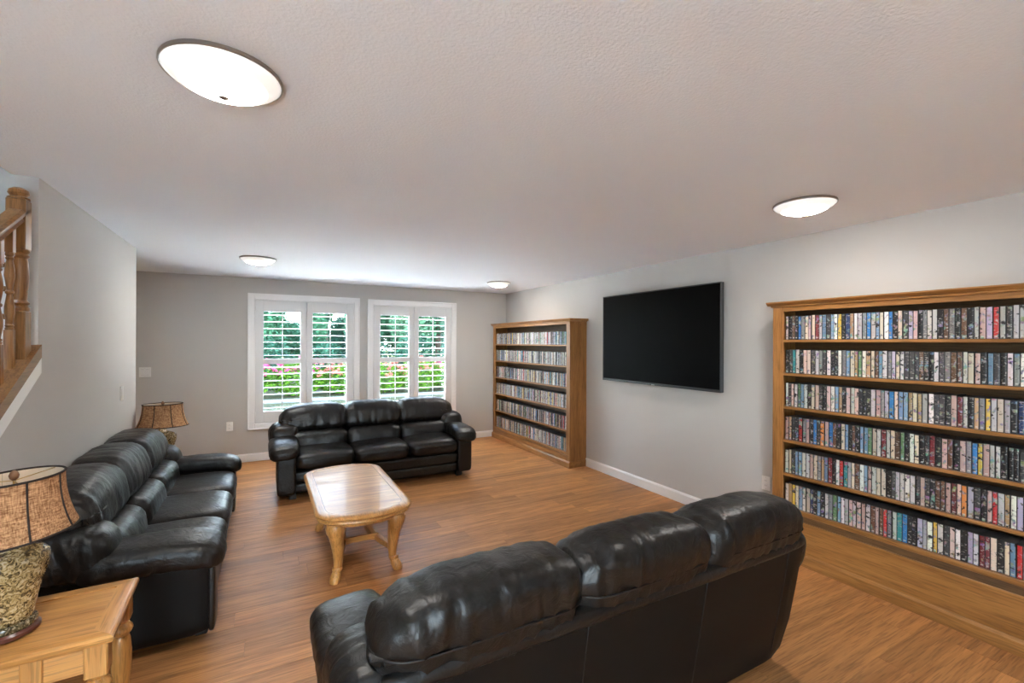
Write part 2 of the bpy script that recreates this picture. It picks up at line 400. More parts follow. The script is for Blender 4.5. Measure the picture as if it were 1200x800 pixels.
def inst(name, me, parent=None, loc=(0, 0, 0), rot=None, scale=None):
    o = bpy.data.objects.new(name, me); COL.objects.link(o)
    if parent is not None: o.parent = parent
    o.location = loc
    if rot: o.rotation_euler = rot
    if scale: o.scale = scale
    return o
def copy_tree(o, parent=None):
    c = o.copy(); COL.objects.link(c); c.parent = parent
    for ch in list(o.children): copy_tree(ch, c)
    return c

# ------------------------------------------------------------------ room shell
fl = tag(MB().box(XS - .1, XR + .12, YF - .1, YB + .14, -.06, -.0075).build('floor', 'subfloor'), 'brown wood plank floor of the living room', None, None, 'structure')
PW = .152; row = 0; y = YF; rest = MB(); prnd = random.Random(3)
while y < YB:
    y1 = min(y + PW, YB); x = XS - prnd.random() * 1.2
    while x < XR:
        ln = 1.22; x1 = x + ln; a, b = max(x, XS), min(x1, XR)
        if b - a > .02:
            g = .0004
            if .55 < y < 6.3 and b > XL:
                me = MB().box(-(b - a) / 2 + g, (b - a) / 2 - g, -(y1 - y) / 2 + g, (y1 - y) / 2 - g, -.0075, 0, .0008).mesh('plank', 'floor')
                inst('plank', me, fl, ((a + b) / 2, (y + y1) / 2, 0))
            else: rest.box(a + g, b - g, y + g, y1 - g, -.0075, 0, .0008)
        x = x1
    y = y1; row += 1
tag(rest.build('planks', 'floor', fl), kind='stuff')

# ceiling with the stairwell opening
c = MB(); H1 = ZC + .25
c.box(XL2, XR + .12, YF - .1, YB + .14, ZC, H1); c.box(XS - .1, XL2, YE, YB + .14, ZC, H1); c.box(XS - .1, XL2, YF - .1, .4, ZC, H1)
tag(c.build('ceiling', 'ceiling'), 'pale grey textured ceiling', None, None, 'structure')
LY0, LY1 = -1.75, -.75      # side window added behind the viewer to let in daylight
w = MB().box(XS - .1, XS, LY1, YB + .14, 0, 5.0).box(XS - .1, XS, YF - .1, LY0, 0, 2.7).box(XS - .1, XS, LY0, LY1, 2.15, 2.7).box(XS - .1, XS, LY0, LY1, 0, .03); tag(w.build('wall_stair', 'wall'), 'grey wall on the far side of the stairs', kind='structure')
w = MB().box(XS, XL2, YE - .1, YE, 0, 5.0); tag(w.build('wall_landing', 'wall'), 'wall closing the space under the stairs', kind='structure')
w = MB().box(XS, XL2 - .0, .3, .4, H1, 5.0); w.box(XL2, XL2 + .1, .3, YE, H1, 5.0); tag(w.build('wall_upper', 'wall'), 'upper walls of the stairwell', kind='structure')
w = MB().box(XS, XL2, .4, 2.3, 5.0, 5.1).box(XS, XL2, 2.9, YE, 5.0, 5.1); tag(w.build('ceiling_stairwell', 'ceiling'), 'ceiling above the stairwell', kind='structure')
sk_ = MB().box(XS, XL2, 2.3, 2.9, 5.03, 5.036); tag(sk_.build('window_4', 'glass'), 'unseen skylight added to light the stairwell', kind='structure')  # opening added out of view to brighten the stairwell wall
SL = .62
def zk(yy): return 1.415 + SL * (yy - 3.21)
w = MB().prism([(YE, 0), (YE, ZC), (YO, ZC), (YO, zk(YO)), (1.0, zk(1.0)), (1.0, 0)][::-1], 'x', XL2, XL)
tag(w.build('wall_left', 'wall'), 'blue grey wall behind the left sofa, cut away along the stairs', kind='structure')
w = MB().box(XR, XR + .12, YF - .1, YB + .14, 0, ZC); tag(w.build('wall_right', 'wall'), 'long grey wall with the television', kind='structure')
WIN = [(-.192, 1.238, .418, 2.240), (1.350, 2.754, .418, 2.232)]
CW = .08
holes = [(a + CW, b - CW, z0 + CW, z1 - CW) for a, b, z0, z1 in WIN]
w = MB(); xs = [XS] + [q for h in holes for q in (h[0], h[1])] + [XR]
for i in range(0, len(xs), 2): w.box(xs[i], xs[i + 1], YB, YB + .14, 0, ZC)
for h in holes: w.box(h[0], h[1], YB, YB + .14, 0, h[2]); w.box(h[0], h[1], YB, YB + .14, h[3], ZC)
tag(w.build('wall_back', 'wall'), 'grey wall with the two shuttered windows', kind='structure')
# wall behind the camera; its wide window is added for daylight
PX0, PX1, PZ0, PZ1 = -2.0, -.15, .03, 2.15
w = MB().box(XS, PX0, YF - .12, YF, 0, ZC).box(PX1, XR, YF - .12, YF, 0, ZC).box(PX0, PX1, YF - .12, YF, PZ1, ZC).box(PX0, PX1, YF - .12, YF, 0, PZ0)
tag(w.build('wall_front', 'wall'), 'wall behind the viewer with an added wide window', kind='structure')
pw = empty('window_3', (0, YF, 0)); tag(pw, 'wide unseen window added behind the viewer for daylight', kind='structure')
f = MB()
for a, b_ in ((PX0, PX0 + .06), (PX1 - .06, PX1), ((PX0 + PX1) / 2 - .04, (PX0 + PX1) / 2 + .04)): f.box(a, b_, -.10, -.02, PZ0, PZ1, .004)
f.box(PX0, PX1, -.10, -.02, PZ0, PZ0 + .07, .004).box(PX0, PX1, -.10, -.02, PZ1 - .07, PZ1, .004)
f.build('window_frame', 'trim', pw)
lwn = empty('window_5', (XS, 0, 0)); tag(lwn, 'tall unseen window added in the left wall behind the viewer', kind='structure')
f = MB().box(-.09, -.02, LY0, LY0 + .06, .03, 2.15, .004).box(-.09, -.02, LY1 - .06, LY1, .03, 2.15, .004).box(-.09, -.02, LY0, LY1, .03, .10, .004).box(-.09, -.02, LY0, LY1, 2.08, 2.15, .004)
f.build('window_frame', 'trim', lwn)
MB().box(-.062, -.057, LY0 + .05, LY1 - .05, .09, 2.09).build('pane', 'glass', lwn)
MB().box(PX0 + .06, PX1 - .06, -.065, -.06, PZ0 + .07, PZ1 - .07).build('pane', 'glass', pw)

# baseboards
BBH = .105
def bb(name, poly_axis, a0, a1, face, sign, label):
    t = .014; p = [(0, 0), (t, 0), (t, BBH - .018), (t * .45, BBH), (0, BBH)]
    pts = [(face + sign * u, z) for u, z in p]
    m_ = MB().prism(pts, poly_axis, a0, a1)
    return tag(m_.build(name, 'trim'), label, kind='structure')
bb('baseboard_right', 'y', YF, YB, XR, -1, 'white baseboard along the television wall')
bb('baseboard_left', 'y', 1.0, YE, XL, 1, 'white baseboard along the left wall')
bk = MB().prism([(YB, 0), (YB - .014, 0), (YB - .014, BBH - .018), (YB - .006, BBH), (YB, BBH)], 'x', XS, XR - .02)
tag(bk.build('baseboard_back', 'trim'), 'white baseboard under the windows', kind='structure')

# ------------------------------------------------------------------ shuttered windows
def louver_mesh(wd_):
    p = []
    for k in range(12):
        a = 2 * math.pi * k / 12; p.append((.036 * math.cos(a), .0030 * math.sin(a)))
    return MB().prism(p, 'x', -wd_ / 2, wd_ / 2).mesh('louver', 'shutter', 60)
def window(n, x0, x1, z0, z1, label):
    W = empty('window_%d' % n, ((x0 + x1) / 2, YB, z0)); tag(W, label, kind='structure')
    hw = (x1 - x0) / 2; ht = z1 - z0
    # casing, a bevelled board on each side
    for (a, b_, c0, c1) in ((-hw, -hw + CW, 0, ht), (hw - CW, hw, 0, ht), (-hw + CW, hw - CW, 0, CW), (-hw + CW, hw - CW, ht - CW, ht)):
        m_ = MB().box(a, b_, -.022, 0.0, c0, c1, .004); m_.build('casing', 'trim', W)
    m_ = MB()
    for (a, b_, c0, c1) in ((-hw, -hw + .018, 0, ht), (hw - .018, hw, 0, ht), (-hw, hw, 0, .018), (-hw, hw, ht - .018, ht)): m_.box(a, b_, -.030, -.020, c0, c1, .003)
    m_.build('back_band', 'trim', W)
    iw = hw - CW; b0 = CW; b1 = ht - CW
    # jamb lining and outer sash
    m_ = MB()
    for (a, b_, c0, c1) in ((-iw, -iw + .012, b0, b1), (iw - .012, iw, b0, b1), (-iw, iw, b0, b0 + .012), (-iw, iw, b1 - .012, b1)): m_.box(a, b_, 0.0, .14, c0, c1)
    m_.build('jamb', 'trim', W)
    m_ = MB(); s_ = .045
    for (a, b_, c0, c1) in ((-iw, -iw + s_, b0, b1), (iw - s_, iw, b0, b1), (-iw, iw, b0, b0 + s_), (-iw, iw, b1 - s_, b1), (-.03, .03, b0, b1), (-iw, iw, (b0 + b1) / 2 - .02, (b0 + b1) / 2 + .02)): m_.box(a, b_, .085, .125, c0, c1, .004)
    m_.build('sash', 'shutter', W)
    MB().box(-iw + .03, iw - .03, .103, .107, b0 + .03, b1 - .03).build('pane', 'glass', W)
    MB().box(-.012, .012, .014, .022, b0 + .004, b1 - .004, .002).build('astragal', 'shutter', W)
    # two hinged shutter panels with louvers
    g = .004; pw_ = iw - .008
    for sgn in (-1, 1):
        cx = sgn * (pw_ / 2 + g / 2)
        P = MB(); hp = pw_ / 2 - g / 2
        so, si = .098, .074
        l0 = -hp + (so if sgn < 0 else si); l1 = hp - (si if sgn < 0 else so)
        pz0 = b0 + .006; pz1 = b1 - .008
        lb, lt, mb, mt = .652 - z0, 2.0 - z0, 1.292 - z0, 1.362 - z0
        P.box(-hp, l0, -.014, .016, pz0, pz1, .003).box(l1, hp, -.014, .016, pz0, pz1, .003)
        P.box(l0, l1, -.013, .015, pz0, lb, .003).box(l0, l1, -.013, .015, lt, pz1, .003).box(l0, l1, -.013, .015, mb, mt, .003)
        po = P.build('shutter_panel', 'shutter', W, loc=(cx, 0, 0))
        lm = louver_mesh(l1 - l0 - .003)
        for (q0, q1) in ((lb, mb), (mt, lt)):
            k = 7; st = (q1 - q0) / k
            for i in range(k): inst('louver', lm, po, ((l0 + l1) / 2, 0, q0 + st * (i + .5)), (R(-3), 0, 0))
            MB().box((l0 + l1) / 2 - .0055, (l0 + l1) / 2 + .0055, -.048, -.039, q0 + .03, q1 - .02, .002).build('tilt_rod', 'shutter', po)
        for hz in (pz0 + .12, (pz0 + pz1) / 2, pz1 - .12):
            MB().lathe([(.005, -.03), (.005, .03)], sgn * hp, -.017, 8).build('hinge', 'plate', po, loc=(0, 0, hz))
    return W
window(1, *WIN[0], 'wider window with white shutters and pink flowers outside, left of the pair')
window(2, *WIN[1], 'narrower window with white shutters nearer the far bookcase')

# ------------------------------------------------------------------ staircase and railing
st = empty('staircase', (XL2, 1.0, 0)); tag(st, 'oak staircase rising behind the left wall', 'staircase')
for i in range(14):
    yy = .28 * i; zz = .174 * (i + 1)
    if yy + 1.0 > YE - .4: break
    MB().box(XS - XL2 + .002, -.002, yy - .025, yy + .28, zz - .03, zz, .006).build('tread', 'rail_y', st)
    MB().box(XS - XL2 + .002, -.002, yy, yy + .02, zz - .174, zz - .03).build('riser', 'trim', st)
def slope_board(ya, yb, lo, hi, x0, x1):
    return MB().prism([(ya, zk(ya) + lo), (yb, zk(yb) + lo), (yb, zk(yb) + hi), (ya, zk(ya) + hi)][::-1], 'x', x0, x1)
sk = slope_board(1.0, YO - .002, -.012, .07, XL, XL + .014).build('trim_1', 'trim'); tag(sk, 'white sloping skirt board under the stair railing', kind='structure')
rl = empty('stair_railing', (0, 0, 0)); tag(rl, 'turned oak stair railing with square newel post', 'railing')
slope_board(1.0, YO - .004, .002, .135, XL2 + .004, XL - .002).build('stringer', 'rail_y', rl)
slope_board(1.0, YO - .004, .070, .136, XL - .002, XL + .016).build('stringer_fascia', 'rail_y', rl)
xc = XL - .045
cap = lambda yy: zk(yy) + .136
RH = .71
# moulded handrail
hr = MB(); rail_prof = [(-.032, -.03), (-.022, -.036), (.022, -.036), (.032, -.03), (.028, -.012), (.036, .0), (.036, .016), (.024, .03), (-.024, .03), (-.036, .016), (-.036, 0), (-.028, -.012)]
ya, yb_ = 1.14, 3.185
nv = len(rail_prof); vs = [(xc + p[0], ya, cap(ya) + RH + p[1]) for p in rail_prof] + [(xc + p[0], yb_, cap(yb_) + RH + p[1]) for p in rail_prof]
hr.add(vs, [tuple(range(nv)), tuple(range(2 * nv - 1, nv - 1, -1))] + [(i, i + nv, (i + 1) % nv + nv, (i + 1) % nv) for i in range(nv)])
hr.build('handrail', 'rail_y', rl, 40)
def baluster(yy):
    z0 = cap(yy) - .012; z1 = cap(yy) + RH - .03; q = .0165; L = z1 - z0
    m_ = MB().box(xc - q, xc + q, yy - q, yy + q, z0, z0 + .19, .002).box(xc - q, xc + q, yy - q, yy + q, z1 - .13, z1 + .012, .002)
    a, b_ = z0 + .19, z1 - .13; s_ = b_ - a
    pr = [(.015, 0), (.017, .02), (.012, .035), (.017, .055), (.011, .075), (.0125, .11), (.019, .22), (.0185, .30), (.013, .40), (.0105, .455), (.016, .475), (.016, .495), (.0105, .515), (.0135, .58), (.0195, .70), (.017, .80), (.011, .90), (.016, .925), (.012, .945), (.017, .965), (.015, 1.0)]
    m_.lathe([(r, a + t * s_) for r, t in pr], xc, yy, 14)
    m_.build('baluster', 'rail_z', rl, 35)
yy = 3.075
while yy > 1.25: baluster(yy); yy -= .112
def newel(yy, top, bot):
    q = .036
    m_ = MB().box(xc - q, xc + q, yy - q, yy + q, bot, bot + .24, .004).box(xc - q, xc + q, yy - q, yy + q, top - .30, top - .05, .004)
    m_.lathe([(.042, top - .05), (.042, top - .042), (.03, top - .036), (.040, top - .02), (.036, top - .004), (.02, top + .008), (.004, top + .01)], xc, yy, 20)
    a, b_ = bot + .24, top - .30; s_ = b_ - a
    m_.lathe([(r, a + t * s_) for r, t in [(.039, 0), (.042, .05), (.033, .09), (.041, .13), (.030, .18), (.033, .3), (.039, .55), (.034, .8), (.031, .86), (.041, .90), (.033, .935), (.042, .97), (.039, 1)]], xc, yy, 20)
    m_.build('newel_post', 'rail_z', rl, 35)
newel(3.165, 2.345, 1.50); newel(1.10, 1.10, 0.0)

# ------------------------------------------------------------------ ceiling lights
def ceiling_light(x, y, label, first=[None]):
    if first[0] is None:
        o = empty('ceiling_light'); first[0] = o
        MB().lathe([(.166, 0), (.168, -.004), (.168, -.012), (.165, -.014), (.160, -.012), (.158, -.002)][::-1], 0, 0, 48, cap=False).build('rim', 'nickel', o, 40)
        pr = [(.001, -.066), (.02, -.0655), (.05, -.062), (.08, -.055), (.11, -.045), (.138, -.032), (.154, -.021), (.163, -.012), (.160, -.004)]
        MB().lathe(pr, 0, 0, 48, cap=False).build('glass_dome', 'dome', o, 180)
        MB().lathe([(.003, -.082), (.010, -.081), (.015, -.077), (.015, -.072), (.008, -.068), (.006, -.060)], 0, 0, 20).build('finial', 'nickel', o, 40)
    else: o = copy_tree(first[0])
    o.location = (x, y, ZC); tag(o, label, 'ceiling light', 'opal dome ceiling lights'); return o
ceiling_light(-.115, 1.70, 'opal dome ceiling light nearest the viewer, largest of the four')
ceiling_light(2.86, 1.57, 'opal dome ceiling light above the near bookcase')
ceiling_light(-.055, 5.30, 'opal dome ceiling light in front of the wider window')
ceiling_light(2.90, 5.72, 'opal dome ceiling light beside the far bookcase, smallest in view')

# ------------------------------------------------------------------ sofas
def make_sofa():
    S = empty('sofa')
    srnd = random.Random(5)
    MB().box(-.90, .90, -.33, .24, .045, .20, .01).build('base_frame', 'leather_flat', S)
    for (z0, z1, yf) in ((.055, .165, -.375), (.160, .285, -.385)):
        MB().blob((0, yf + .055, (z0 + z1) / 2), (.895, .055, (z1 - z0) / 2), (14, 5, 5), 12, wr=.002, wf=(5, 5, 3)).build('front_rail', 'leather', S, 180)
    # seats
    for k in (-1, 0, 1):
        def sw(w_, q):
            z = w_.z
            if w_.z > 0: z = w_.z * (1 + .10 * (1 - q.x * q.x) * (1 - .4 * q.y * q.y))
            return (w_.x, w_.y, z)
        b_ = MB().blob((k * .595, -.115, .365), (.302, .305, .095), (6.5, 5, 3.2), 22, sw, wr=.0045, wf=(9, 5, 9), seed=k + 3, edge=lambda q: .25 + .75 * max(abs(q.x), abs(q.y)) ** 5)
        o = b_.build('seat_cushion', 'leather', S, 180)
        # welt line round the front
        pts = []
        for i in range(25):
            t = -.93 + 1.86 * i / 24; yq = -(max(0, 1 - abs(t) ** 6.5 - .28 ** 3.2)) ** (1 / 5.0); pts.append((k * .595 + t * .302, -.115 + yq * .306, .365 + .28 * .095))
        MB().tube(pts, .003, 6).build('piping', 'seam', o, 180)
    # backs: lumbar roll and plump upper cushion
    for k in (-1, 0, 1):
        cx = k * .615
        lean = .22
        MB().blob((cx, .125, .490), (.312, .13, .118), (7, 3.0, 2.8), 22, lambda w_, q: (w_.x, w_.y + lean * w_.z * .6, w_.z), wr=.012, wf=(17, 4, 3.5), seed=k + 11, edge=lambda q: .35 + .65 * abs(q.x) ** 3).build('lumbar_cushion', 'leather', S, 180)
        def bw(w_, q):
            x, y_, z = w_
            if k != 0:      # the outer shoulders of the end cushions slope down
                t = max(0, q.x * k); z -= .042 * t ** 2.5 if z > 0 else 0; x += k * .04 * (q.x * k > 0) * t
            pin = max(0, abs(q.x) - .80) / .2
            z -= .016 * abs(q.x) ** 3.0 * max(0, q.z)
            return (x, y_ + lean * max(z, -.08) - .014 * pin, z - .010 * pin * (z > 0))
        BC = (cx * 1.03, .245, .735); BH = (.338, .152, .155); BE = (6.2, 3.4, 2.6)
        ob = MB().blob(BC, BH, BE, 40, bw, wr=.017, wf=(15, 3.0, 3.0), seed=k + 21, edge=lambda q: .30 + .70 * min(1, abs(q.x) ** 4 + .55 * abs(q.z) ** 8 * 0 + .5 * max(0, -q.z) ** 2 + .35 * max(0, q.y) ** 4)).build('back_cushion', 'leather', S, 180)
        pts = []
        for i in range(41):
            t = -.97 + 1.94 * i / 40; zq = -.05
            yq = max(0, 1 - abs(t) ** BE[0] - abs(zq) ** BE[2]) ** (1 / BE[1])
            p = bw(Vector((t * BH[0], yq * (BH[1] + .0015), zq * BH[2])), Vector((t, yq, zq))); pts.append((BC[0] + p[0], BC[1] + p[1], BC[2] + p[2]))
        MB().tube(pts, .004, 6).build('piping', 'seam', ob, 180)
    # outer back with rolled top and vertical seams
    bp = MB(); prof = [(.215, .05), (.255, .055), (.282, .12), (.306, .26), (.336, .44), (.358, .58), (.366, .635), (.34, .66), (.25, .66), (.10, .56), (.10, .05)]
    nx = 33; vs = []; fs = []
    for i in range(nx):
        t = -1 + 2 * i / (nx - 1); x = 1.045 * t
        e_ = max(0, (abs(t) - .90) / .10); dy = -.045 * e_ ** 2.5
        for (py, pz) in prof:
            low = max(0, (.34 - pz) / .34)
            vs.append((x * (1 - .10 * low ** 2.2), max(.06, py + (dy if py > .2 else 0)), pz))
    npf = len(prof)
    for i in range(nx - 1):
        for j in range(npf):
            j2 = (j + 1) % npf; fs.append((i * npf + j, (i + 1) * npf + j, (i + 1) * npf + j2, i * npf + j2))
    fs.append(tuple(range(npf))); fs.append(tuple((nx - 1) * npf + j for j in range(npf))[::-1])
    bo = bp.add(vs, fs).build('back_panel', 'leather_flat', S, 50)
    MB().blob((0, .346, .660), (.995, .038, .032), (30, 2.4, 2.4), 18, wr=.003, wf=(6, 4, 4), seed=4).build('back_roll', 'leather', S, 180)
    for x in (-.86, -.30, .30, .86):
        MB().tube([(x, py + .0008, pz) for py, pz in prof[2:7]], .0024, 6).build('seam', 'seam', bo, 180)
    # arms
    for sg in (-1, 1):
        a = MB().blob((sg * .955, -.095, .265), (.090, .300, .215), (7, 9, 9), 12).build('arm_panel', 'leather_flat', S, 180)
        MB().blob((sg * .958, -.385, .255), (.086, .018, .20), (8, 3, 9), 10).build('arm_front', 'leather', a, 180)
        def aw(w_, q):
            dz = -.050 * max(0, -q.y) ** 2.5 + (.02 * q.x * sg * -1) * .5
            return (w_.x + sg * .010, w_.y, w_.z + dz)
        MB().blob((sg * .968, -.140, .508), (.138, .310, .074), (3.6, 6, 3.0), 30, aw, wr=.0085, wf=(4, 15, 4), seed=31 + sg, edge=lambda q: .22 + .78 * min(1, abs(q.y) ** 4 + .5 * abs(q.x) ** 4)).build('arm_pillow', 'leather', S, 180)
        MB().blob((sg * .965, .175, .572), (.150, .170, .128), (3.0, 3.2, 2.7), 34, lambda w_, q: (w_.x, w_.y + .15 * w_.z, w_.z), wr=.010, wf=(2.5, 19, 4), seed=41 + sg, edge=lambda q: .4 + .6 * abs(q.x) ** 2).build('shoulder_pillow', 'leather', S, 180)
    for sx in (-.90, .90):
        for yy in (-.33, .12): MB().box(sx - .035, sx + .035, yy - .03, yy + .03, 0, .06, .006).build('foot', 'foot', S)
    return S
sofa = make_sofa(); sofa.location = (1.16, 5.45, 0); tag(sofa, 'black leather sofa standing in front of the windows', 'sofa', 'black leather sofas')
s2 = copy_tree(sofa); s2.location = (-.625, 3.91, 0); s2.rotation_euler = (0, 0, R(90)); tag(s2, 'black leather sofa against the left wall between the two lamps')
s3 = copy_tree(sofa); s3.location = (1.275, 1.60, 0); s3.rotation_euler = (0, 0, R(180)); tag(s3, 'black leather sofa seen from behind in the foreground')

# ------------------------------------------------------------------ coffee table
def table_outline(hw, hl, rc, n=10):
    """straight sides, gently bowed ends and large rounded corners (half width hw, half length hl)"""
    pts = []; TA = R(64)
    xa = hw - rc + rc * math.cos(TA); sag = xa / math.tan(TA) / 2; yc = hl - sag - rc * math.sin(TA)
    def corner(cx, cy, a0, a1):
        for i in range(n + 1):
            a = a0 + (a1 - a0) * i / n; pts.append((cx + rc * math.cos(a), cy + rc * math.sin(a)))
    corner(hw - rc, yc, 0, TA)
    for i in range(1, 12):
        x = xa - 2 * xa * i / 12; pts.append((x, hl - sag * (x / xa) ** 2))
    corner(-(hw - rc), yc, math.pi - TA, math.pi)
    return pts + [(-x, -y_) for x, y_ in pts]
def ring_stack(m_, layers):
    """layers: list of (outline, z); closed loft"""
    n = len(layers[0][0]); vs = [(x, y_, z) for o, z in layers for x, y_ in o]; fs = []
    for i in range(len(layers) - 1):
        for k in range(n): k2 = (k + 1) % n; fs.append((i * n + k, i * n + k2, (i + 1) * n + k2, (i + 1) * n + k))
    fs.append(tuple(range(n))[::-1]); fs.append(tuple((len(layers) - 1) * n + k for k in range(n)))
    return m_.add(vs, fs)
CT = empty('coffee_table', (.622, 3.765, 0), 0); tag(CT, 'golden oak coffee table with bowed ends and curved legs', 'table')
TH = .46; O = lambda g: table_outline(.322 + g, .702 + g, .19 + g * .8)
def band(m_, loops):
    """closed ring whose cross section is the list of (outline, z)"""
    n = len(loops[0][0]); k = len(loops); vs = [(x, y_, z) for o, z in loops for x, y_ in o]
    return m_.add(vs, [(i * n + q, i * n + (q + 1) % n, ((i + 1) % k) * n + (q + 1) % n, ((i + 1) % k) * n + q) for i in range(k) for q in range(n)])
band(MB(), [(O(-.066), TH - .028), (O(-.006), TH - .028), (O(.0), TH - .022), (O(.0), TH - .015), (O(-.006), TH - .008), (O(-.020), TH - .002), (O(-.030), TH), (O(-.066), TH)]).build('top_border', 'tbl_y', CT, 35)
ring_stack(MB(), [(O(-.0695), TH - .026), (O(-.0695), TH - .001)]).build('top_panel', 'tbl_x', CT, 30)
band(MB(), [(O(-.070), TH - .004), (O(-.0655), TH - .004), (O(-.0655), TH - .0022), (O(-.070), TH - .0022)]).build('inlay_line', 'inlay', CT)
ring_stack(MB(), [(O(-.030), TH - .058), (O(-.014), TH - .055), (O(-.008), TH - .046), (O(-.012), TH - .034), (O(-.022), TH - .029)]).build('under_moulding', 'tbl_y', CT, 35)
band(MB(), [(O(-.060), TH - .085), (O(-.055), TH - .055), (O(-.085), TH - .055), (O(-.085), TH - .085)]).build('apron', 'tbl_y', CT, 30)
LX, LYN, LYF = .190, .545, .370
for sx in (-1, 1):
    for sy in (-1, 1):
        path = []; rad = []
        for z, off, r in ((.410, -.004, .040), (.396, .002, .046), (.380, .010, .056), (.360, .014, .060), (.338, .012, .056), (.305, .005, .047), (.25, -.003, .039), (.19, -.010, .033), (.13, -.013, .028), (.09, -.010, .026), (.066, -.002, .026), (.05, .006, .029), (.03, .018, .032), (.012, .026, .031), (0, .028, .026)):
            path.append((sx * (LX + off * .75), (-LYN if sy < 0 else LYF) + sy * off, z)); rad.append(r)
        lg = MB().tube(path, rad, 16, sq=2.6).build('leg', 'tbl_z', CT, 50)
        MB().lathe([(.030, .070), (.034, .076), (.034, .088), (.029, .094)], sx * (LX - .003), (-LYN if sy < 0 else LYF) - sy * .004, 18).build('ankle_ring', 'tbl_z', lg, 40)
# low stretcher: curved side rails and two cross bars
for sx in (-1, 1):
    pth = []
    for i in range(15):
        t = -1 + 2 * i / 14; pth.append((sx * (.095 + .090 * t * t), -.0875 + t * .45, .150))
    MB().tube(pth, .026, 4).build('stretcher', 'tbl_y', CT, 20)
for sy in (-1, 1):
    m_ = MB().prism([(-.13, .125), (-.06, .140), (.06, .140), (.13, .125), (.13, .178), (-.13, .178)], 'y', -.0875 + sy * .22 - .014, -.0875 + sy * .22 + .014)
    m_.build('cross_bar', 'tbl_x', CT)

# ------------------------------------------------------------------ end tables
def end_table(loc, rz, wx, wy, h, label):
    T = empty('end_table', loc, rz); tag(T, label, 'table', 'oak end tables')
    hx, hy, fr = wx / 2, wy / 2, .058
    MB().box(-hx + fr, hx - fr, -hy + fr, hy - fr, h - .028, h - .004, .002).build('top_panel', 'tbl_x', T)
    # mitred frame boards with rounded outer edge
    def board(p0, p1, q1, q0, nm):
        m_ = MB(); vs = []; nrm = Vector((p1[0] - p0[0], p1[1] - p0[1], 0)).normalized(); out = Vector((nrm.y, -nrm.x, 0))
        rows = [(0, h - .03, 0), (.006, h - .022, 0), (.006, h - .010, 0), (.0, h - .003, 0), (-.008, h, 0)]
        loop = []
        for (g, z, _) in rows:
            loop.append([(p0[0] + out.x * g - nrm.x * max(g, -.1), p0[1] + out.y * g - nrm.y * g, z), (p1[0] + out.x * g + nrm.x * g, p1[1] + out.y * g + nrm.y * g, z)])
        loop.append([(q0[0], q0[1], h), (q1[0], q1[1], h)]); loop.append([(q0[0], q0[1], h - .03), (q1[0], q1[1], h - .03)])
        k = len(loop); vs = [p for pr in loop for p in pr]
        fs = [(2 * i, 2 * i + 1, 2 * ((i + 1) % k) + 1, 2 * ((i + 1) % k)) for i in range(k)] + [tuple(2 * i for i in range(k))[::-1], tuple(2 * i + 1 for i in range(k))]
        return m_.add(vs, fs)
    A = [(-hx, -hy), (hx, -hy), (hx, hy), (-hx, hy)]; B = [(-hx + fr, -hy + fr), (hx - fr, -hy + fr), (hx - fr, hy - fr), (-hx + fr, hy - fr)]
    for i in range(4):
        j = (i + 1) % 4; board(A[i], A[j], B[j], B[i], 'b').build('top_frame', 'tbl_x' if i % 2 == 0 else 'tbl_y', T, 40)
    ix, iy = hx - .045, hy - .045
    # aprons with recessed panel look: board plus raised blocks
    for s_ in (-1, 1):
        a = MB().box(-ix, ix, s_ * iy - .010, s_ * iy + .010, h - .135, h - .03, .002).build('apron', 'tbl_x', T)
        for bx0 in (-.055, .055) if wx > .4 else (0,): MB().box(bx0 - .028, bx0 + .028, s_ * iy - .019, s_ * iy + .019, h - .145, h - .03, .003).build('apron_block', 'tbl_z', a)
        MB().box(-ix, ix, s_ * iy - .016, s_ * iy + .016, h - .050, h - .032, .003).build('apron_bead', 'tbl_x', a)
        a = MB().box(s_ * ix - .010, s_ * ix + .010, -iy, iy, h - .135, h - .03, .002).build('apron', 'tbl_y', T)
        MB().box(s_ * ix - .016, s_ * ix + .016, -iy, iy, h - .050, h - .032, .003).build('apron_bead', 'tbl_y', a)
    for sx in (-1, 1):
        for sy in (-1, 1):
            m_ = MB().box(sx * ix - .033, sx * ix + .033, sy * iy - .033, sy * iy + .033, h - .150, h - .032, .005)
            z1 = h - .150
            pr = [(.030, z1), (.024, z1 - .012), (.037, z1 - .030), (.040, z1 - .042), (.034, z1 - .056), (.026, z1 - .066), (.031, z1 - .085), (.036, z1 - .14), (.034, z1 - .21), (.028, z1 - .27), (.022, z1 - .32), (.028, z1 - .335), (.030, max(.02, z1 - .36)), (.022, .0)]
            pr = [(r, z) for r, z in pr if z >= 0]
            m_.lathe(pr[::-1], sx * ix, sy * iy, 20).build('leg', 'tbl_z', T, 40)
    MB().box(-ix, ix, -iy, iy, .10, .118, .004).build('lower_shelf', 'tbl_x', T)
    return T
end_table((-.745, 2.305, 0), R(2), .535, .455, .56, 'oak end table in the near left corner holding a lamp')
end_table((-.83, 5.30, 0), 0, .36, .46, .44, 'small oak end table hidden behind the far sofa arm')

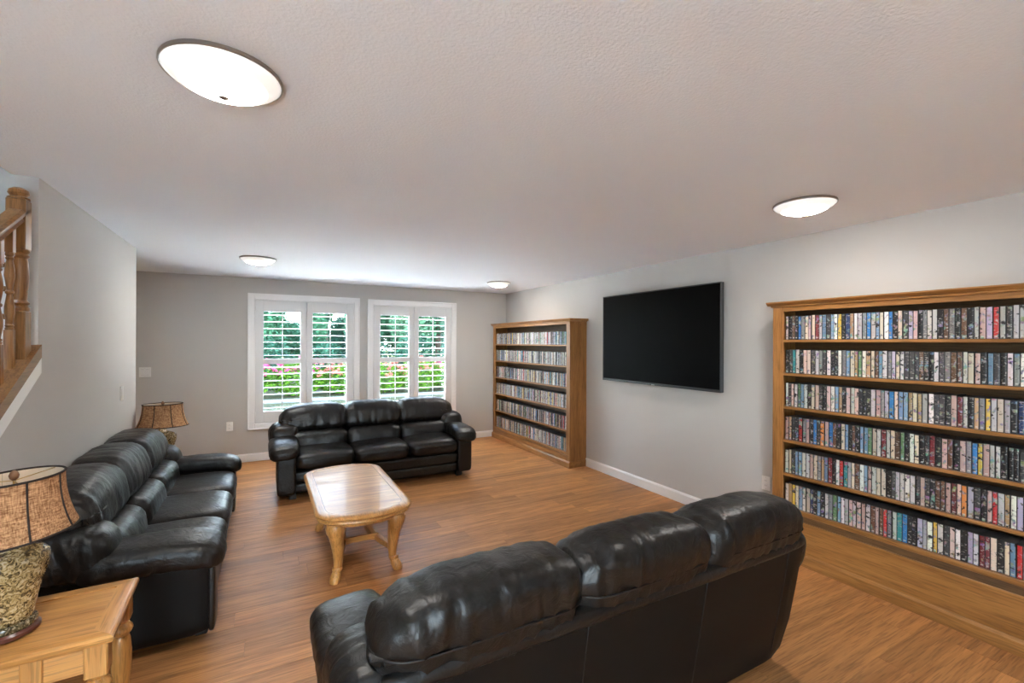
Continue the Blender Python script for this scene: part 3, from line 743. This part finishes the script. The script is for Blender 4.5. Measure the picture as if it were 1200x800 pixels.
# ------------------------------------------------------------------ table lamps
def table_lamp(loc, rz, label, sc=1.0):
    L = empty('table_lamp', loc, rz); tag(L, label, 'lamp', 'burlap shade table lamps'); L.scale = (sc, sc, sc)
    MB().lathe([(.066, 0), (.072, .004), (.072, .016), (.064, .024)], 0, 0, 32, 1.15, .9).build('plinth', 'lamp_wood', L, 40)
    MB().lathe([(.060, .022), (.064, .030), (.064, .044), (.058, .052)], 0, 0, 32, 1.15, .9).build('base_band', 'vase_dark', L, 40)
    MB().lathe([(.056, .050), (.058, .075), (.066, .12), (.080, .175), (.094, .225), (.100, .262), (.098, .285), (.082, .305), (.050, .318), (.030, .324), (.026, .345)], 0, 0, 36, 1.12, .85).build('vase_body', 'vase', L, 180)
    MB().lathe([(.012, .34), (.012, .40), (.018, .402), (.018, .43), (.004, .44), (.004, .59)], 0, 0, 12).build('socket', 'brass', L, 40)
    # bell shade, oval, eight panels
    zb, zt = .372, .585; N = 48; rows = 9
    def rad(t): return .205 - .047 * (1 - (1 - t) ** 2.2)      # bell: flares at the foot
    outer = [(rad(i / rows), zb + (zt - zb) * i / rows) for i in range(rows + 1)]
    inner = [(r - .003, z) for r, z in outer]
    sx_, sy_ = 1.0, .76
    sh = MB().lathe(outer, 0, 0, N, sx_, sy_, cap=False).build('lamp_shade', 'burlap', L, 180)
    MB().lathe(inner[::-1], 0, 0, N, sx_, sy_, cap=False).build('lining', 'shade_in', sh, 180)
    for (r, z) in (outer[0], outer[-1]):
        MB().tube([(r * sx_ * math.cos(2 * math.pi * k / N), r * sy_ * math.sin(2 * math.pi * k / N), z) for k in range(N)], .0042, 8, closed=True).build('trim_ring', 'shade_trim', sh, 180)
    for k in range(8):
        a = 2 * math.pi * (k + .5) / 8
        MB().tube([((r + .001) * sx_ * math.cos(a), (r + .001) * sy_ * math.sin(a), z) for r, z in outer], .0034, 6).build('rib_braid', 'shade_trim', sh, 180)
    sp = MB()
    for k in range(3):
        a = 2 * math.pi * k / 3; sp.tube([(0, 0, zt - .012), (.155 * sx_ * math.cos(a), .155 * sy_ * math.sin(a), zt - .004)], .0018, 6)
    sp.build('spider', 'brass', L, 180)
    MB().lathe([(.004, zt - .012), (.012, zt - .004), (.015, zt + .008), (.011, zt + .020), (.004, zt + .026)], 0, 0, 16).build('finial', 'finial', L, 180)
    return L
table_lamp((-.775, 2.255, .5601), R(62), 'table lamp with burlap shade and mottled vase on the near end table', .94)
table_lamp((-.83, 5.30, .4401), R(8), 'table lamp with burlap shade standing beyond the far sofa arm', .97)

# ------------------------------------------------------------------ television
tv = empty('television', (3.6, 3.48, 1.65)); tag(tv, 'large flat black television mounted on the right wall', 'television')
tw, thh = 1.612 / 2, .995 / 2
m_ = MB().box(-.018, .022, -tw, tw, -thh, thh, .004); m_.build('housing', 'tv_frame', tv)
MB().box(-.0205, -.018, -tw + .012, tw - .012, -thh + .026, thh - .011, .0008).build('screen', 'tv_screen', tv)
for (a, b_, c0, c1) in ((-tw, tw, -thh, -thh + .010), (-tw, -tw + .006, -thh, thh), (tw - .006, tw, -thh, thh), (-tw, tw, thh - .006, thh)):
    MB().box(-.0225, -.016, a, b_, c0, c1, .0015).build('edge_trim', 'tv_edge' if 'tv_edge' in M else 'tv_frame', tv)
for k in range(3): MB().box(-.0232, -.0224, -.022 + k * .016, -.011 + k * .016, -thh + .002, -thh + .009).build('logo_mark', 'tv_logo', tv)
MB().box(.022, .045, -.55, .55, -.32, .28, .01).build('rear_housing', 'tv_frame', tv)
MB().box(.045, .0795, -.25, .25, -.15, .15, .004).build('wall_bracket', 'nickel', tv)

# ------------------------------------------------------------------ bookcases
SHELF = [1.625, 1.377, 1.129, .881, .633, .383]       # top faces of the shelves, near bookcase
SHELF_FAR = [1.570, 1.297, 1.022, .748, .470, .190]   # the far one has a lower plinth
XFRONT = 3.412
def bookcase(y0, y1, label, SH, PB):
    B = empty('bookcase', (XFRONT, (y0 + y1) / 2, 0)); tag(B, label, 'bookcase', 'oak bookcases')
    hl = (y1 - y0) / 2; D = XR - XFRONT - .0015; SW = .08
    for s_ in (-1, 1):
        a, b_ = (s_ * hl, s_ * (hl - .022)); MB().box(.018, D, min(a, b_), max(a, b_), 0, 1.87, .002).build('side_panel', 'oak_z', B)
        a, b_ = (s_ * hl, s_ * (hl - SW)); MB().box(0, .02, min(a, b_), max(a, b_), 0, 1.87, .002).build('face_stile', 'oak_z', B)
        c_ = (s_ * (hl + .010), s_ * hl); MB().box(.0, D, min(c_), max(c_), 0, .085, .003).build('base_moulding', 'oak_y', B)
    MB().box(D - .008, D, -hl + .02, hl - .02, .08, 1.87).build('back_board', 'oak_back', B)
    MB().box(0.001, .02, -hl + SW, hl - SW, 1.835, 1.87, .002).build('frieze', 'oak_y', B)
    MB().box(-.012, D, -hl - .012, hl + .012, 1.868, 1.882, .004).build('cornice', 'oak_y', B)
    cr_ = MB().prism([(-.035, 1.900), (-.035, 1.908), (D, 1.908), (D, 1.880), (-.014, 1.880), (-.026, 1.890)], 'y', -hl - .034, hl + .034); cr_.build('crown_board', 'oak_y', B)
    for i, z in enumerate(SH):
        MB().box(.003 if i < 5 else -.004, D - .008, -hl + (.022 if i < 5 else .022), hl - .022, z - (.019 if i < 5 else .030), z, .002).build('shelf', 'oak_y', B)
    MB().box(.012, .03, -hl + SW, hl - SW, PB - .005, SH[5] - .028).build('shadow_rail', 'oak_back', B)  # dark-toned strip paints the shadow gap under the bottom shelf
    MB().box(0.0, .02, -hl + SW, hl - SW, .0, PB, .002).build('base_panel', 'oak_y', B)
    MB().prism([(0, 0), (-.016, 0), (-.016, .070), (-.008, .082), (0, .086)], 'y', -hl - .010, hl + .010).build('base_moulding', 'oak_y', B)
    return B
NB0, NB1 = -.11, 2.100
FB0, FB1 = 4.725, 6.930
bookcase(NB0, NB1, 'oak bookcase at the right edge packed with film cases', SHELF, .305)
bookcase(FB0, FB1, 'oak bookcase in the far corner beside the windows', SHELF_FAR, .150)

# ------------------------------------------------------------------ film cases
CH_, CDp = .190, .135
def case_parts(w_, h_):
    """verts, faces, material ids, uvs: black case with a wrapped printed spine, front faces -x, base at z=0"""
    a = w_ / 2; e = .0025
    v = [(0.0018, -a, 0), (0.0018, a, 0), (CDp, a, 0), (CDp, -a, 0), (0.0018, -a, h_), (0.0018, a, h_), (CDp, a, h_), (CDp, -a, h_),
         (.0014, -a + .0019, e), (0, -a * .45, e), (0, a * .45, e), (.0014, a - .0019, e), (.0014, -a + .0019, h_ - e), (0, -a * .45, h_ - e), (0, a * .45, h_ - e), (.0014, a - .0019, h_ - e)]
    f = [(0, 3, 2, 1), (4, 5, 6, 7), (0, 1, 5, 4), (1, 2, 6, 5), (2, 3, 7, 6), (3, 0, 4, 7), (8, 12, 13, 9), (9, 13, 14, 10), (10, 14, 15, 11)]
    f = [t for t in f]
    mi = [0, 2, 0, 0, 0, 0, 1, 1, 1]
    us = [0, .28, .72, 1]
    return v, f, mi, us
def uv_of(vi, us): return (us[(vi - 8) % 4], 0.0 if vi < 12 else 1.0)
def case_mesh(w_, h_):
    v, f, mi, us = case_parts(w_, h_); me = bpy.data.meshes.new('film_case'); me.from_pydata(v, [], f)
    for k in ('case', 'sleeve', 'case_top'): me.materials.append(M[k])
    me.polygons.foreach_set('material_index', mi); uvl = me.uv_layers.new(name='UVMap')
    for p in me.polygons:
        for li in p.loop_indices:
            vi = me.loops[li].vertex_index
            if vi >= 8: uvl.data[li].uv = uv_of(vi, us)
    me.update(); return me
CW_ = [.0205, .0235, .0265]
CM = {(i, j): case_mesh(w_ - .0006, h_) for i, w_ in enumerate(CW_) for j, h_ in enumerate((.172, .175, .178))}
PAL = [('black', (.018, .017, .018), 14), ('charcoal', (.06, .058, .06), 9), ('white', (.62, .60, .56), 13), ('cream', (.56, .48, .36), 11), ('light grey', (.42, .41, .40), 12), ('mid grey', (.20, .20, .20), 6),
       ('dusty pink', (.52, .35, .32), 10), ('red', (.45, .03, .03), 3), ('dark red', (.16, .025, .03), 4), ('tan', (.40, .26, .14), 6), ('brown', (.12, .06, .035), 5), ('steel blue', (.16, .27, .40), 6), ('bright blue', (.03, .17, .42), 2),
       ('navy', (.02, .04, .12), 3), ('teal', (.03, .22, .24), 2), ('green', (.10, .20, .09), 3), ('yellow', (.62, .42, .06), 2), ('lilac', (.42, .36, .48), 3), ('orange', (.55, .20, .05), 1)]
PW_ = [p[2] for p in PAL]
def ordinal(i): return '%d%s' % (i, 'th' if 10 <= i % 100 <= 20 else {1: 'st', 2: 'nd', 3: 'rd'}.get(i % 10, 'th'))
SHN = ['top shelf', 'second shelf', 'third shelf', 'fourth shelf', 'fifth shelf', 'bottom shelf']
crnd = random.Random(21)
def jit(c_): k = crnd.uniform(.75, 1.2); return tuple(min(.85, max(.008, x * k * crnd.uniform(.93, 1.07))) for x in c_)
bulk = {'v': [], 'f': [], 'mi': [], 'uv': [], 'col': []}
def bulk_case(x, y, z, w_, h_, col):
    v, f, mi, us = case_parts(w_, h_); o = len(bulk['v']); al = crnd.random()
    bulk['v'] += [(p[0] + x, p[1] + y, p[2] + z) for p in v]
    for ff, m__ in zip(f, mi):
        bulk['f'].append(tuple(q + o for q in ff)); bulk['mi'].append(m__); bulk['col'].append((*col, al))
        bulk['uv'] += [uv_of(q, us) if q >= 8 else (0, 0) for q in ff]
SETB = .022
for s_, z in enumerate(SHELF):
    y = NB1 - .080 - .004; i = 0
    while y > NB0 + .105:
        iw = crnd.choices((0, 1, 2), (3, 5, 4))[0]; w_ = CW_[iw]; ih = crnd.choices((0, 1, 2), (2, 7, 2))[0]
        nm, c0, _ = crnd.choices(PAL, PW_)[0]; c_ = jit(c0); xx = XFRONT + SETB + crnd.uniform(-.003, .004)
        i += 1
        if y > .745:
            o = inst('film_case', CM[iw, ih], None, (xx, y - w_ / 2, z)); o.color = (*c_, 1)
            tag(o, '%s film case, %s from the left on the %s of the near bookcase' % (nm, ordinal(i), SHN[s_]), 'film case', 'film cases on the near bookcase')
        else: bulk_case(xx, y - w_ / 2, z, w_ - .0006, (.172, .175, .178)[ih], c_)
        y -= w_ + crnd.choice((0, 0, 0, .0006, .0012))
    y = FB1 - .080 - .004
    while y > FB0 + .105:
        w_ = crnd.choice(CW_); nm, c0, _ = crnd.choices(PAL, PW_)[0]
        bulk_case(XFRONT + SETB + crnd.uniform(-.003, .004), y - w_ / 2, SHELF_FAR[s_], w_ - .0006, crnd.choice((.172, .175, .178)), jit(c0)); y -= w_ + .0003
me = bpy.data.meshes.new('film_cases'); me.from_pydata(bulk['v'], [], bulk['f'])
for k in ('case', 'sleeve_far', 'case_top'): me.materials.append(M[k])
me.polygons.foreach_set('material_index', bulk['mi'])
at = me.attributes.new('sleeve', 'FLOAT_COLOR', 'FACE'); at.data.foreach_set('color', [q for c_ in bulk['col'] for q in c_])
uvl = me.uv_layers.new(name='UVMap'); uvl.data.foreach_set('uv', [q for t in bulk['uv'] for q in t]); me.update()
tag(inst('film_cases', me), 'rows of film cases packing the six shelves of the far bookcase', 'film cases', None, 'stuff')

# ------------------------------------------------------------------ switches and outlets
def wall_plate(name, loc, rz, w_, h_, label, cat, kind):
    """plate faces local -y"""
    o = empty(name, loc, rz); tag(o, label, cat)
    MB().box(-w_ / 2, w_ / 2, -.007, 0, -h_ / 2, h_ / 2, .003).build('cover_plate', 'plate', o)
    n = 2 if w_ > .1 else 1
    for k in range(n):
        cx = (k - (n - 1) / 2) * .046
        if kind == 'switch':
            MB().box(cx - .017, cx + .017, -.0095, -.006, -.034, .034, .001).build('rocker', 'plate', o)
            MB().box(cx - .0172, cx + .0172, -.0072, -.0068, -.0352, .0352).build('rocker_gap', 'slot', o)
        else:
            for sz in (-.02, .02):
                s1 = MB().box(cx - .016, cx + .016, -.0088, -.006, sz - .014, sz + .014, .002).build('socket', 'plate', o)
                for dx in (-.006, .006): MB().box(cx + dx - .001, cx + dx + .001, -.0092, -.0087, sz - .004, sz + .006).build('slot', 'slot', s1)
    for sz in (-h_ * .40, h_ * .40): MB().lathe([(.0025, -.0004), (.0025, .0008)], 0, 0, 8).build('screw', 'nickel', o, loc=(0, -.0072, sz), rot=(R(90), 0, 0))
    return o
wall_plate('light_switch', (XL, 4.82, 1.165), R(90), .075, .118, 'white light switch on the left wall above the sofa', 'switch', 'switch')
wall_plate('light_switch', (-1.268, YB, 1.217), 0, .118, .118, 'double white switch plate on the back wall above the lamp', 'switch', 'switch')
wall_plate('power_outlet', (-.392, YB, .485), 0, .075, .118, 'white outlet on the back wall left of the windows', 'outlet', 'outlet')
wall_plate('power_outlet', (XR, 2.315, .435), R(-90), .075, .118, 'white outlet on the right wall beside the near bookcase', 'outlet', 'outlet')

# ------------------------------------------------------------------ garden outside
GZ = -.12
lw = MB().box(-40, 60, YB + .14, 90, GZ - .1, GZ).build('lawn', 'lawn'); tag(lw, 'dry green lawn outside the windows', kind='structure')
lw2 = MB().box(-40, 60, -60, YF - .12, GZ - .1, GZ).box(-40, XS - .1, YF - .12, YB + .14, GZ - .1, GZ).build('bounce_patio', 'paving'); tag(lw2, 'unseen paved ground added behind the viewer to reflect daylight', kind='structure')  # unseen paving, added and toned to bounce light through the rear windows
tr_ = MB().box(-6, 12, YB + .14, 9.8, GZ, GZ + .04).build('bounce_terrace', 'concrete'); tag(tr_, 'unseen pale concrete slab added outside the windows to bounce sunlight', kind='structure')  # added out of view, throws sunlight up through the shutters onto the ceiling
pt_ = MB().box(-12, 26, 14.2, 15.0, GZ, GZ + .02).build('garden_path', 'path'); tag(pt_, 'pale gravel strip along the foot of the hedge', kind='structure')
grnd = random.Random(11)
def leaf_cloud(m_, cx, cy, cz, rx, ry, rz_, n, size, shell=.55):
    vs = []; fs = []
    for _ in range(n):
        d = Vector((grnd.gauss(0, 1), grnd.gauss(0, 1), grnd.gauss(0, 1))).normalized(); r = shell + (1 - shell) * grnd.random() ** .6
        p = Vector((cx + d.x * rx * r, cy + d.y * ry * r, cz + d.z * rz_ * r))
        t = Vector((grnd.gauss(0, 1), grnd.gauss(0, 1), grnd.gauss(0, .6))).normalized(); b_ = t.cross(Vector((grnd.gauss(0, 1), grnd.gauss(0, 1), grnd.gauss(0, 1)))).normalized()
        s_ = size * grnd.uniform(.6, 1.3); o = len(vs)
        vs += [p - t * s_, p + b_ * s_ * .45, p + t * s_, p - b_ * s_ * .45]; fs.append((o, o + 1, o + 2, o + 3))
    m_.add(vs, fs)
def bush(x, y, rx, h, petal, label):
    B = empty('flowering_bush', (x, y, GZ)); tag(B, label, 'bush', 'flowering bushes along the garden hedge')
    f_ = MB(); leaf_cloud(f_, 0, 0, h * .5, rx, .55, h * .52, 2800, .05, .5); tag(f_.build('foliage', 'leaf_hedge', B), kind='stuff')
    f_ = MB()
    for _ in range(26):
        a = grnd.uniform(-1, 1); cz = h * grnd.uniform(.62, 1.10); leaf_cloud(f_, a * rx * .9, -.35 * grnd.random() - .25, cz, .085, .085, .07, 14, .055, .2)
    tag(f_.build('blossoms', petal, B), kind='stuff')
BL = ['leftmost flowering bush outside the wider window, with deep pink blossoms', 'flowering bush outside the wider window, second from the left', 'flowering bush outside the wider window, third from the left', 'flowering bush seen between the two windows',
      'flowering bush outside the narrower window, salmon blossoms at its left', 'flowering bush in the middle of the narrower window', 'flowering bush at the right of the narrower window', 'flowering bush outside, hidden right of the narrower window', 'flowering bush outside, hidden left of the wider window']
bx = [-.6, .9, 2.3, 3.6, 4.8, 6.0, 7.2, 8.6, -2.2]
for i, x in enumerate(bx): bush(x, 15.9 + grnd.uniform(-.2, .3), grnd.uniform(.78, .95), grnd.uniform(.95, 1.15), 'petal_pink' if i in (0, 1, 5, 8) else 'petal_salmon', BL[i])
def tree(x, y, h, r, leaf, label, cz=.55):
    T = empty('garden_tree', (x, y, GZ)); tag(T, label, 'tree', 'trees behind the hedge')
    MB().tube([(0, 0, 0), (.05, 0, h * .3), (-.05, .05, h * .7)], [.16, .13, .06], 8).build('trunk', 'bark', T, 180)
    f_ = MB()
    for k in range(7):
        a = grnd.uniform(0, 6.28); rr_ = grnd.uniform(.2, .6) * r
        leaf_cloud(f_, rr_ * math.cos(a), rr_ * math.sin(a), h * (cz + grnd.uniform(-.28, .25)), r * .62, r * .62, h * .25, 1900, .10, .3)
    tag(f_.build('crown', leaf, T), kind='stuff')
TL = [(-.15, 21, 6.6, .85, 'leaf_mid', 'leafy tree at the left of the wider window'), (2.35, 22, 6.4, .52, 'leaf_mid', 'slim tree in the middle of the wider window between patches of sky'), (-1.9, 22, 6.8, 1.1, 'leaf_pale', 'pale tree just beyond the left edge of the wider window'),
      (1.0, 27.5, 2.9, 1.15, 'leaf_mid', 'low distant tree under the larger patch of sky'), (3.7, 28, 3.1, 1.2, 'leaf_dark', 'low distant tree under the smaller patch of sky'),
      (4.15, 22, 7.0, 1.0, 'leaf_mid', 'dark leafy tree at the right edge of the wider window'), (5.95, 20.6, 7.2, 1.3, 'leaf_pale', 'pale leafy tree at the left of the narrower window'), (7.7, 22, 7.4, 1.4, 'leaf_mid', 'leafy tree at the right of the narrower window'),
      (9.9, 23, 7.2, 1.8, 'leaf_dark', 'dark tree beyond the right side of the narrower window'), (5.2, 27, 8.0, 1.5, 'leaf_mid', 'tall tree behind the others, between the two windows'), (7.6, 28, 8.4, 1.9, 'leaf_dark', 'tall dark tree behind the leafy trees of the narrower window'),
      (6.7, 25, 8.0, 1.2, 'leaf_mid', 'leafy tree seen through the gap in the narrower window'), (10.6, 29, 8.2, 2.2, 'leaf_mid', 'tall tree farthest to the right behind the hedge'), (-2.6, 26, 8.0, 2.2, 'leaf_dark', 'dark tree farthest to the left behind the hedge')]
for a in TL: tree(*a)
SHL = ['leftmost', 'second', 'third', 'fourth', 'fifth', 'sixth', 'rightmost']
for i in range(7):
    Bs = empty('evergreen_shrub', (-1.6 + 1.75 * i, 18.2, GZ)); tag(Bs, '%s dark evergreen shrub of the row behind the flowering bushes' % SHL[i], 'bush', 'dark shrubs behind the flowering bushes')
    f_ = MB(); hh = grnd.uniform(1.7, 2.1); leaf_cloud(f_, 0, 0, hh * .5, .88, .5, hh * .52, 2600, .075, .45); tag(f_.build('foliage', 'leaf_dark', Bs), kind='stuff')

# unseen conifers added right of the garden to keep hedge and lawn in shade
def shade_conifer(x, y, h, r, label):
    T = empty('shade_conifer', (x, y, GZ)); tag(T, label, 'tree', 'unseen conifers added to shade the garden')
    MB().tube([(0, 0, 0), (0, 0, h * .9)], [.22, .05], 8).build('trunk', 'bark', T, 180)
    f_ = MB(); tiers = 9
    for k in range(tiers):
        z0 = h * (.05 + .93 * k / tiers); z1 = min(h, z0 + h * .20); rr_ = r * (1 - .75 * (k / tiers) ** 2.5); n = 18; vs = []
        for q in range(n):
            a = 2 * math.pi * q / n; g = rr_ * (1 + .12 * (-1) ** q) * grnd.uniform(.92, 1.06); vs.append((g * math.cos(a), g * math.sin(a), z0 + grnd.uniform(-.1, .1)))
        vs.append((0, 0, z1)); f_.add(vs, [(q, (q + 1) % n, n) for q in range(n)])
    tag(f_.build('foliage', 'leaf_dark', T), kind='stuff')
ON = ['nearest', 'second', 'third', 'fourth', 'fifth', 'sixth', 'seventh', 'farthest']
for i in range(8): shade_conifer(12.6 + .5 * (i % 2), 11.0 + 2.5 * i, 16.0 + (i * 7 % 3), 2.1, '%s unseen shade tree of the row added right of the garden' % ON[i])
